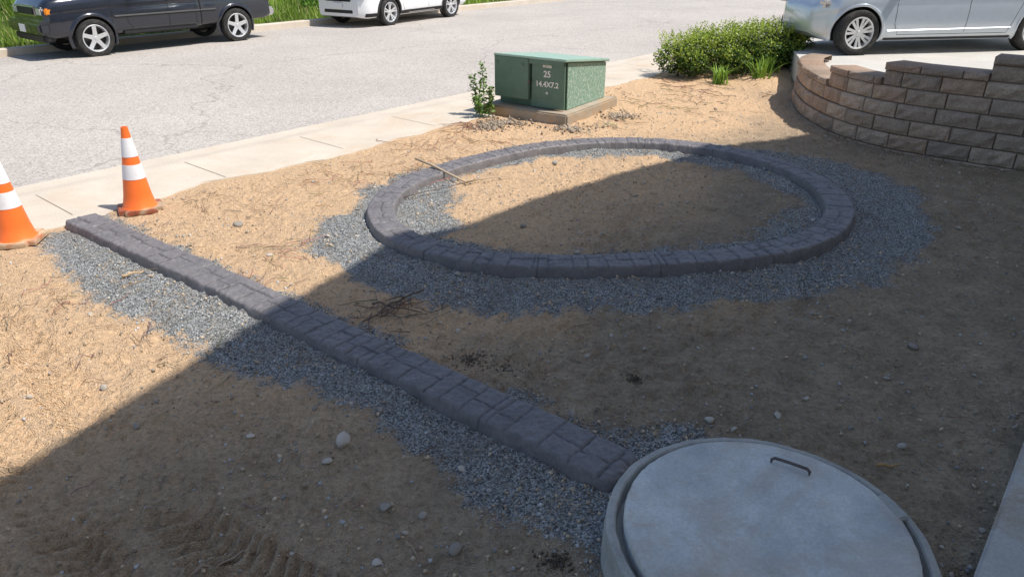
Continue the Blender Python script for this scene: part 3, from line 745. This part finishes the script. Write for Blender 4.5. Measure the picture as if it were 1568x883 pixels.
# ------------------------------------------------------------ vehicles
def wheel(parent,x,y,r,w,spokes,double=False,side=-1):
    e=bpy.data.objects.new('wheel',None); link(e); e.parent=parent; e.location=(x,y,r)
    if side>0: e.rotation_euler=(0,0,math.pi)
    rr_=r*.70
    tp=[(rr_,w*.42),(rr_+.02,w*.5),(r*.86,w*.52),(r*.95,w*.48),(r*.985,w*.40),(r,w*.3),(r,-w*.3),(r*.985,-w*.40),(r*.95,-w*.48),(r*.86,-w*.52),(rr_+.02,-w*.5),(rr_,-w*.42)]
    lathe('tyre',tp,m_rubber,48,e,'Y',closed=True)
    rp_=[(rr_+.004,-w*.47),(rr_-.004,-w*.485),(rr_-.018,-w*.46),(rr_-.03,-w*.30),(rr_-.035,w*.3)]
    lathe('rim_barrel',rp_,m_rim,48,e,'Y')
    lathe('brake_disc',[(0,-w*.02),(rr_-.03,-w*.02)],m_black,32,e,'Y')
    lathe('hub',[(0,-w*.40),(.028,-w*.40),(.034,-w*.36),(.07,-w*.34),(.075,-w*.1)],m_rim,24,e,'Y')
    V_=[];F_=[]
    nsp=spokes*(2 if double else 1)
    for s_ in range(nsp):
        a=2*math.pi*(s_//2 if double else s_)/spokes+.3
        if double: a+=(.17 if s_%2 else -.17)
        wa,wb=(.018,.022) if double else (.048,.042)
        r0_,r1_=.05,rr_-.012
        q=len(V_)
        for (rad,hw,yf) in ((r0_,wa,-w*.36),((r0_+r1_)/2,(wa+wb)/2*.9,-w*.39),(r1_,wb,-w*.445)):
            for sgn in (-1,1):
                for dep in (0,.022):
                    cx=rad*math.cos(a)-sgn*hw*math.sin(a); cz=rad*math.sin(a)+sgn*hw*math.cos(a)
                    V_.append((cx*(.97 if dep else 1),yf+dep,cz*(.97 if dep else 1)))
        for k in range(2):
            b_=q+k*4; F_+=[(b_,b_+4,b_+6,b_+2),(b_,b_+1,b_+5,b_+4),(b_+2,b_+6,b_+7,b_+3),(b_+1,b_+3,b_+7,b_+5)]
    o=mesh('spokes',V_,F_,m_rim,parent=e); recalc(o)
class Body:
    def __init__(s,xs,zb,zt,hw): s.xs=xs; s.zb=zb; s.zt=zt; s.hw=hw
    def f(s,arr,x): return float(np.interp(x,s.xs,arr))
    PR=[(0,.90),(.05,.955),(.14,.985),(.30,1.0),(.50,.998),(.62,.985),(.68,.992),(.80,.975),(.90,.945),(.955,.905),(1.0,.82)]
    def prof(s,t): return float(np.interp(t,[p[0] for p in s.PR],[p[1] for p in s.PR]))
    def half(s,x,z):
        zb=s.f(s.zb,x); zt=s.f(s.zt,x); return s.f(s.hw,x)*s.prof((z-zb)/(zt-zb))
def smooth_interp(xk,yk,xs):
    y=np.interp(xs,np.array(xk,float),np.array(yk,float))
    ker=np.array([1,2,3,2,1.]);ker/=ker.sum(); yp=np.pad(y,2,mode='edge'); return np.convolve(yp,ker,'valid')
def carbody(parent,L,key,wheels,wr,paint,seg=120,name='body'):
    xs=np.linspace(0,L,seg)
    kx=[k[0] for k in key]
    zb=smooth_interp(kx,[k[1] for k in key],xs); zt=smooth_interp(kx,[k[2] for k in key],xs); hw=smooth_interp(kx,[k[3] for k in key],xs); cr=np.interp(xs,kx,[k[4] for k in key])
    Bd=Body(xs,zb,zt,hw)
    tz=[0,.05,.14,.22,.30,.40,.50,.58,.62,.68,.74,.80,.86,.90,.93,.955,.98,1.0]
    V_=[];n_=None
    for i_,x in enumerate(xs):
        half=[(x,-hw[i_]*Bd.prof(t),zb[i_]+(zt[i_]-zb[i_])*t) for t in tz]
        for yy in (.7,.45,.2,0): half.append((x,-hw[i_]*yy,zt[i_]+cr[i_]*(1-(yy/.82)**2)))
        full=half+[(p[0],-p[1],p[2]) for p in half[::-1][1:]]
        n_=len(full); V_+=full
    F_=[]
    for i_ in range(seg-1):
        for k in range(n_):
            k2=(k+1)%n_; F_.append((i_*n_+k,(i_+1)*n_+k,(i_+1)*n_+k2,i_*n_+k2))
    F_.append(tuple(range(n_))); F_.append(tuple(range((seg-1)*n_,seg*n_))[::-1])
    o=mesh(name,V_,F_,paint,smooth=True,parent=parent,mats=[paint,m_black]); recalc(o)
    for wx in wheels:
        for sg in (-1,1):
            bm=bmesh.new(); bmesh.ops.create_cone(bm,cap_ends=True,segments=48,radius1=wr*1.15,radius2=wr*1.15,depth=.50,matrix=Matrix.Translation((wx,sg*(max(hw)-.06),wr*1.02))@Matrix.Rotation(math.pi/2,4,'X'))
            for f in bm.faces: f.material_index=1; f.smooth=True
            me=bpy.data.meshes.new('cut'); bm.to_mesh(me); bm.free(); me.materials.append(paint); me.materials.append(m_black)
            c_=bpy.data.objects.new('cut',me); link(c_)
            md=o.modifiers.new('arch','BOOLEAN'); md.object=c_; md.operation='DIFFERENCE'; md.solver='EXACT'
            dg=bpy.context.evaluated_depsgraph_get(); sv=o.parent; o.parent=None; dg.update(); nm=bpy.data.meshes.new_from_object(o.evaluated_get(dg)); o.modifiers.clear(); o.data=nm; o.parent=sv
            bpy.data.objects.remove(c_)
    o.data.set_sharp_from_angle(angle=math.radians(32))
    return Bd
def patch(parent,name,Bd,poly,mat,off=.004,both=True,half=None,sub=5):
    P=[]
    for i_ in range(len(poly)):
        a=poly[i_]; b_=poly[(i_+1)%len(poly)]
        for k in range(sub): P.append((a[0]+(b_[0]-a[0])*k/sub,a[1]+(b_[1]-a[1])*k/sub))
    for sg in ((-1,1) if both else (-1,)):
        hf=half or Bd.half
        bm=bmesh.new(); vs=[bm.verts.new((x,sg*(hf(x,z)+off),z)) for x,z in P]
        f=bm.faces.new(vs); bmesh.ops.triangulate(bm,faces=[f]); bmesh.ops.recalc_face_normals(bm,faces=bm.faces)
        if sum((f.normal.y*sg) for f in bm.faces)<0: bmesh.ops.reverse_faces(bm,faces=bm.faces)
        me=bpy.data.meshes.new(name); bm.to_mesh(me); bm.free(); me.materials.append(mat); o=bpy.data.objects.new(name,me); link(o); o.parent=parent
def line(parent,name,Bd,pts,mat,w=.006,half=None,both=True):
    hf=half or Bd.half
    for sg in ((-1,1) if both else (-1,)):
        dens=[]
        for i_ in range(len(pts)-1):
            a=pts[i_]; b_=pts[i_+1]; m_=max(2,int(math.hypot(b_[0]-a[0],b_[1]-a[1])/.04))
            for k in range(m_): dens.append((a[0]+(b_[0]-a[0])*k/m_,a[1]+(b_[1]-a[1])*k/m_))
        dens.append(pts[-1])
        v,f=tube_geo([(x,sg*(hf(x,z)-.0005),z) for x,z in dens],w*.5,4)
        mesh(name,v,f,mat,parent=parent)
def archlip(parent,Bd,wx,wr,mat,w=.035,k0=-.12,out=.012):
    R1=wr*1.15; V_=[];F_=[]
    for sg in (-1,1):
        q=len(V_); n_=34
        for i_ in range(n_):
            a=math.pi*(k0+ (1-2*k0)*i_/(n_-1))
            for (rad,o_) in ((R1-.012,-.03),(R1-.012,out),(R1+w*.5,out*1.05),(R1+w,.0)):
                x=wx+rad*math.cos(a); z=wr*1.02+rad*math.sin(a); hx_=Bd.half(x,max(z,Bd.f(Bd.zb,x)+.01))
                V_.append((x,sg*(hx_+o_),z))
        for i_ in range(n_-1):
            for k in range(3): F_.append((q+i_*4+k,q+(i_+1)*4+k,q+(i_+1)*4+k+1,q+i_*4+k+1))
    o=mesh('wheel_arch_lip',V_,F_,mat,smooth=True,parent=parent); recalc(o)
def cabin(parent,st,paint,name='cabin'):
    V_=[];xs=[s_[0] for s_ in st]
    for x,z0,z1,h0,h1 in st:
        row=[(-h0,z0)]
        for t in (.25,.5,.75,.9): row.append((-(h0+(h1-h0)*t),z0+(z1-z0)*t))
        row+=[(-h1*.93,z1*.997),(-h1*.6,z1+.02),(0,z1+.03)]
        full=[(x,y,z) for y,z in row]+[(x,-y,z) for y,z in row[::-1][1:]]; n_=len(full); V_+=full
    F_=[]
    for i_ in range(len(st)-1):
        for k in range(n_-1): F_.append((i_*n_+k,(i_+1)*n_+k,(i_+1)*n_+k+1,i_*n_+k+1))
    F_.append(tuple(range(n_))); F_.append(tuple(range((len(st)-1)*n_,len(st)*n_))[::-1])
    o=mesh(name,V_,F_,paint,smooth=True,parent=parent); recalc(o); o.data.set_sharp_from_angle(angle=math.radians(35))
    def half(x,z):
        z0=np.interp(x,xs,[s_[1] for s_ in st]); z1=np.interp(x,xs,[s_[2] for s_ in st]); h0=np.interp(x,xs,[s_[3] for s_ in st]); h1=np.interp(x,xs,[s_[4] for s_ in st])
        t=(z-z0)/max(.05,(z1-z0)); return float(h0+(h1-h0)*np.clip(t,0,1))
    return half
def place(name,fx,fy,z,ang_,front_axle):
    return empty(name,(fx-math.cos(ang_)*front_axle,fy-math.sin(ang_)*front_axle,z),ang_)
def shift(e,ang_,d): e.location.x+= -math.sin(ang_)*d; e.location.y+=math.cos(ang_)*d
# --- pickup (tall flat-sided body, extended cab, open bed)
pk=place('pickup_truck',-8.91,16.47,-.045,math.atan2(19.01-16.47,-6.77+8.91),.88); shift(pk,pk.rotation_euler[2],.72)
WR=.385
key=[(0,.46,.98,.76,.0),(.05,.44,1.14,.82,.02),(.25,.44,1.20,.87,.04),(.9,.44,1.25,.89,.05),(1.5,.44,1.30,.89,.05),(2.4,.44,1.31,.89,.0),(3.32,.44,1.31,.89,.0),(3.34,.46,1.30,.885,.0),(4.2,.46,1.30,.885,.0),(5.10,.50,1.30,.87,.0),(5.15,.54,1.27,.85,0)]
Bd=carbody(pk,5.15,key,(.88,4.20),WR,m_darkpaint)
for wx in (.88,4.20): archlip(pk,Bd,wx,WR,m_darkpaint,.06,out=.035)
hf=cabin(pk,[(1.42,1.27,1.30,.84,.80),(1.62,1.28,1.48,.85,.78),(1.98,1.28,1.82,.86,.70),(2.15,1.28,1.87,.86,.69),(2.9,1.28,1.87,.86,.69),(3.22,1.28,1.84,.86,.69),(3.30,1.28,1.45,.86,.76)],m_darkpaint)
patch(pk,'door_glass',Bd,[(1.86,1.36),(2.12,1.74),(2.52,1.76),(2.52,1.36)],m_glass,half=hf); patch(pk,'rear_side_glass',Bd,[(2.62,1.36),(2.62,1.76),(3.0,1.76),(3.12,1.38)],m_glass,half=hf)
mesh('windshield',[(1.50,-.74,1.33),(1.50,.74,1.33),(1.95,.64,1.785),(1.95,-.64,1.785)],[(0,1,2,3)],m_glass,parent=pk)
for pts in ([(1.62,1.26),(1.62,.66),(1.72,.52),(2.55,.52),(2.56,1.28)],[(3.20,1.28),(3.20,.52),(2.56,.52)],[(1.30,1.22),(1.30,.65)]): line(pk,'door_gap',Bd,pts,m_black,.014)
line(pk,'side_moulding',Bd,[(1.35,.78),(3.70,.78)],m_black,.055)
line(pk,'bed_cab_gap',Bd,[(3.32,1.28),(3.32,.48)],m_black,.035)
box('bed_opening',(4.2,0,1.305),(1.62,1.5,.01),m_black,pk)
for sg in (-1,1):
    box('bed_rail_cap',(4.23,sg*.82,1.315),(1.75,.09,.025),m_black,pk,.008); box('mirror',(1.80,sg*1.0,1.38),(.10,.20,.15),m_black,pk,.03); box('door_handle',(2.42,sg*.90,1.14),(.12,.03,.03),m_black,pk,.01)
    box('headlamp',(.035,sg*.62,.95),(.10,.28,.18),m_lamp,pk,.03); box('corner_lamp',(.12,sg*.79,.95),(.16,.08,.13),m_amber,pk,.02); box('tail_lamp',(5.11,sg*.80,1.08),(.08,.14,.34),m_red,pk,.02)
box('grille',(-.0,0,.95),(.06,.90,.20),m_chrome,pk,.02); box('grille_mesh',(-.02,0,.95),(.05,.82,.14),m_black,pk,.01)
box('front_bumper',(-.03,0,.64),(.26,1.72,.26),m_darkpaint,pk,.06); box('front_valance',(.05,0,.44),(.25,1.5,.16),m_black,pk,.03)
box('licence_plate',(-.165,0,.62),(.01,.31,.15),m_trim,pk,.002); box('rear_bumper',(5.22,0,.64),(.18,1.66,.20),m_chrome,pk,.04); box('chassis',(2.6,0,.42),(4.2,1.0,.14),m_black,pk,.02)
box('running_sill',(2.35,0,.44),(1.7,1.74,.08),m_black,pk,.02)
for wx in (.88,4.20):
    for sg in (-1,1): wheel(pk,wx,sg*.80,WR,.235,5,side=sg)
# --- white SUV
sv=place('white_suv',-3.72,22.35,-.045,math.atan2(25.33-22.41,-1.83+3.64),.92); shift(sv,sv.rotation_euler[2],.75)
sv.scale=(1.12,1.12,1.08)
key=[(0,.30,.72,.62,.0),(.04,.26,.82,.72,.03),(.2,.24,.90,.84,.05),(.8,.24,.99,.90,.06),(1.35,.25,1.06,.91,.04),(2.2,.25,1.07,.91,.0),(3.5,.25,1.10,.91,.0),(4.2,.30,1.12,.88,.0),(4.42,.36,1.10,.82,0),(4.48,.42,1.0,.76,0)]
Bs=carbody(sv,4.48,key,(.92,3.54),.35,m_whitepaint)
for wx in (.92,3.54):
    archlip(sv,Bs,wx,.35,m_black,.05,out=.012)
    for sg in (-1,1): wheel(sv,wx,sg*.80,.35,.22,5,True,side=sg)
hs=cabin(sv,[(1.15,1.02,1.06,.84,.78),(1.5,1.05,1.32,.86,.74),(2.0,1.06,1.62,.87,.68),(2.6,1.06,1.68,.87,.66),(3.6,1.08,1.67,.87,.66),(4.2,1.1,1.58,.85,.62),(4.42,1.1,1.2,.8,.72)],m_whitepaint)
patch(sv,'front_door_glass',Bs,[(1.62,1.12),(2.06,1.54),(2.48,1.58),(2.48,1.12)],m_glass,half=hs); patch(sv,'rear_door_glass',Bs,[(2.56,1.12),(2.56,1.58),(3.3,1.58),(3.4,1.14)],m_glass,half=hs); patch(sv,'quarter_glass',Bs,[(3.5,1.16),(3.42,1.57),(3.95,1.5),(4.05,1.22)],m_glass,half=hs)
mesh('windshield',[(1.28,-.72,1.16),(1.28,.72,1.16),(1.92,.62,1.60),(1.92,-.62,1.60)],[(0,1,2,3)],m_glass,parent=sv)
for pts in ([(1.42,1.04),(1.42,.5),(1.5,.36),(2.5,.36),(2.52,1.06)],[(3.42,1.08),(3.2,.7),(3.05,.36),(2.52,.36)]): line(sv,'door_gap',Bs,pts,m_black,.010)
patch(sv,'sill_cladding',Bs,[(1.36,.27),(1.36,.36),(3.1,.36),(3.1,.27)],m_black,.012)
patch(sv,'front_cladding',Bs,[(.12,.27),(.12,.36),(.50,.36),(.50,.27)],m_black,.012)
for sg in (-1,1):
    box('headlamp',(.16,sg*.70,.80),(.34,.20,.14),m_lamp,sv,.05,(0,0,sg*-.35)); box('fog_lamp',(.05,sg*.62,.42),(.06,.16,.09),m_black,sv,.03); box('mirror',(1.55,sg*1.0,1.12),(.12,.18,.13),m_whitepaint,sv,.04); box('tail_lamp',(4.4,sg*.78,1.1),(.1,.12,.4),m_red,sv,.03)
box('grille',(.0,0,.72),(.06,.9,.16),m_black,sv,.03); box('lower_intake',(.02,0,.40),(.05,1.0,.14),m_black,sv,.03); box('licence_plate',(-.02,0,.54),(.02,.31,.14),m_trim,sv,.002)
# --- silver minivan, right
ca=math.atan2(.16,.987); CS=1.06
cr_=place('silver_minivan',5.64,12.90,DZ+.004,ca,.56*CS); shift(cr_,ca,.74*CS); cr_.scale=(CS,CS,CS)
key=[(0,.32,.62,.36,.0),(.04,.27,.74,.52,.02),(.12,.21,.82,.68,.04),(.22,.19,.88,.82,.06),(.56,.20,.98,.93,.07),(1.1,.20,1.06,.95,.05),(2.0,.20,1.09,.96,.0),(3.4,.20,1.11,.96,.0),(4.3,.26,1.12,.93,.0),(4.75,.32,1.10,.86,0),(4.82,.36,1.0,.80,0)]
Bc=carbody(cr_,4.82,key,(.56,3.64),.335,m_silver)
for wx in (.56,3.64):
    archlip(cr_,Bc,wx,.335,m_silver,.03,out=.010)
    for sg in (-1,1): wheel(cr_,wx,sg*.835,.335,.22,7,True,side=sg)
hc=cabin(cr_,[(.75,1.02,1.06,.88,.82),(1.2,1.05,1.36,.90,.78),(1.8,1.07,1.66,.92,.72),(2.4,1.08,1.72,.92,.70),(3.6,1.09,1.71,.92,.70),(4.4,1.1,1.62,.89,.66),(4.75,1.1,1.2,.82,.74)],m_silver)
patch(cr_,'front_door_glass',Bc,[(1.3,1.14),(1.85,1.58),(2.3,1.62),(2.3,1.14)],m_glass,half=hc); patch(cr_,'sliding_door_glass',Bc,[(2.4,1.14),(2.4,1.62),(3.3,1.62),(3.35,1.14)],m_glass,half=hc); patch(cr_,'quarter_glass',Bc,[(3.45,1.14),(3.4,1.62),(4.2,1.56),(4.4,1.2)],m_glass,half=hc)
mesh('windshield',[(.88,-.74,1.14),(.88,.74,1.14),(1.72,.64,1.63),(1.72,-.64,1.63)],[(0,1,2,3)],m_glass,parent=cr_)
for pts in ([(1.12,1.04),(1.12,.46),(1.20,.30),(2.34,.30),(2.36,1.08)],[(3.42,1.08),(3.22,.62),(3.10,.30),(2.36,.30)]): line(cr_,'door_gap',Bc,pts,m_black,.009)
line(cr_,'sill_crease',Bc,[(1.02,.36),(3.15,.38)],m_silver,.022)
patch(cr_,'sill_trim',Bc,[(1.0,.215),(1.0,.25),(3.2,.25),(3.2,.215)],m_black,.006)
for sg in (-1,1):
    box('headlamp',(.12,sg*.60,.76),(.30,.14,.14),m_lamp,cr_,.05,(0,0,sg*-.85)); box('mirror',(1.22,sg*1.05,1.14),(.12,.20,.14),m_silver,cr_,.04); box('door_handle',(2.20,sg*.955,.92),(.16,.03,.03),m_silver,cr_,.012); box('sliding_door_handle',(2.52,sg*.955,.92),(.16,.03,.03),m_silver,cr_,.012); box('tail_lamp',(4.68,sg*.80,1.05),(.15,.16,.3),m_red,cr_,.03)
box('lower_intake',(.04,0,.36),(.06,.7,.12),m_black,cr_,.03); box('grille',(.03,0,.58),(.05,.5,.09),m_black,cr_,.02)

# ------------------------------------------------------------ house (casts the big shade)
hs_=empty('house')
HH=9.5
gp=[(-.38*1-2.0,2.71),(-.99,5.65),(-.36,6.08),(.29,6.85),(1.15,7.61),(2.56,8.77),(3.95,9.42)]
ox,oy=HH/math.tan(math.radians(60))*.98,HH/math.tan(math.radians(60))*-.20
q_=[(x+ox,y+oy) for x,y in gp]
roofp=[(q_[0][0]-4.14,q_[0][1]-8.26)]+q_+[(17,11.9),(22,0),(8,-13)]
c0=np.array([10.5,-.5])
def ringz(s,z): return [(c0[0]+(p[0]-c0[0])*s,c0[1]+(p[1]-c0[1])*s,z) for p in roofp]
n_=len(roofp)
def loftrings(name,rings,mat,cap0=False,cap1=True):
    V_=sum(rings,[]); F_=[]
    for a in range(len(rings)-1):
        for k in range(n_): F_.append((a*n_+k,a*n_+(k+1)%n_,(a+1)*n_+(k+1)%n_,(a+1)*n_+k))
    if cap0: F_.append(tuple(range(n_))[::-1])
    if cap1: F_.append(tuple(range((len(rings)-1)*n_,len(rings)*n_)))
    o=mesh(name,V_,F_,mat,parent=hs_); recalc(o); return o
loftrings('walls',[ringz(.90,-.2),ringz(.90,HH-.15)],m_siding)
loftrings('eaves',[ringz(1.0,HH-.18),ringz(1.0,HH)],m_trim,True,True)
loftrings('roof',[ringz(1.004,HH+.004),ringz(1.004,HH+.04),ringz(.35,HH+2.2)],m_roof,True,True)
a=np.array(ringz(.90,0)[0][:2]); b_=np.array(ringz(.90,0)[1][:2]); e_=(b_-a)/np.hypot(*(b_-a)); an_=math.atan2(e_[1],e_[0])
for (u,z,w,h,mt,nm) in ((1.2,1.6,1.4,1.3,m_glass,'window'),(3.6,1.6,1.4,1.3,m_glass,'window'),(5.8,1.1,.95,2.1,m_door,'front_door'),(7.2,1.6,1.0,1.3,m_glass,'window'),(1.2,4.6,1.4,1.3,m_glass,'window'),(3.6,4.6,1.4,1.3,m_glass,'window'),(6.6,4.6,1.4,1.3,m_glass,'window'),(1.2,7.4,1.4,1.2,m_glass,'window'),(3.6,7.4,1.4,1.2,m_glass,'window'),(6.6,7.4,1.4,1.2,m_glass,'window')):
    p=a+e_*u; box(nm+'_frame',(p[0],p[1],z),(w+.18,.06,h+.18),m_trim,hs_,.01,(0,0,an_)); box(nm,(p[0],p[1],z),(w,.09,h),mt,hs_,.0,(0,0,an_))

# ------------------------------------------------------------ light, sky, camera
w=bpy.data.worlds.new('World'); scene.world=w; w.use_nodes=True; nt=w.node_tree
sky=nt.nodes.new('ShaderNodeTexSky'); sky.sky_type='NISHITA'; sky.sun_disc=False
EL=math.radians(60); sh=np.array([.98,-.20])
sky.sun_elevation=EL; sky.sun_rotation=math.atan2(sh[0],sh[1]); sky.altitude=100; sky.air_density=1.0; sky.dust_density=1.2
bg=nt.nodes['Background']; bg.inputs['Strength'].default_value=.15; nt.links.new(sky.outputs[0],bg.inputs['Color'])
sl_=bpy.data.lights.new('sun','SUN'); sl_.energy=5.0; sl_.angle=math.radians(.5); sl_.color=(1,.96,.90)
so=bpy.data.objects.new('sun',sl_); link(so)
dirv=Vector((sh[0]*math.cos(EL),sh[1]*math.cos(EL),math.sin(EL))); so.rotation_euler=dirv.to_track_quat('Z','Y').to_euler(); so.location=(20,-4,25)
cam=bpy.data.cameras.new('camera'); cam.lens=26.0; cam.sensor_width=36; cam.clip_end=3000; cam.clip_start=.05
cob=bpy.data.objects.new('camera',cam); link(cob); cob.location=(0,0,2.3); cob.rotation_euler=(math.radians(90-25.5),0,0)
scene.camera=cob
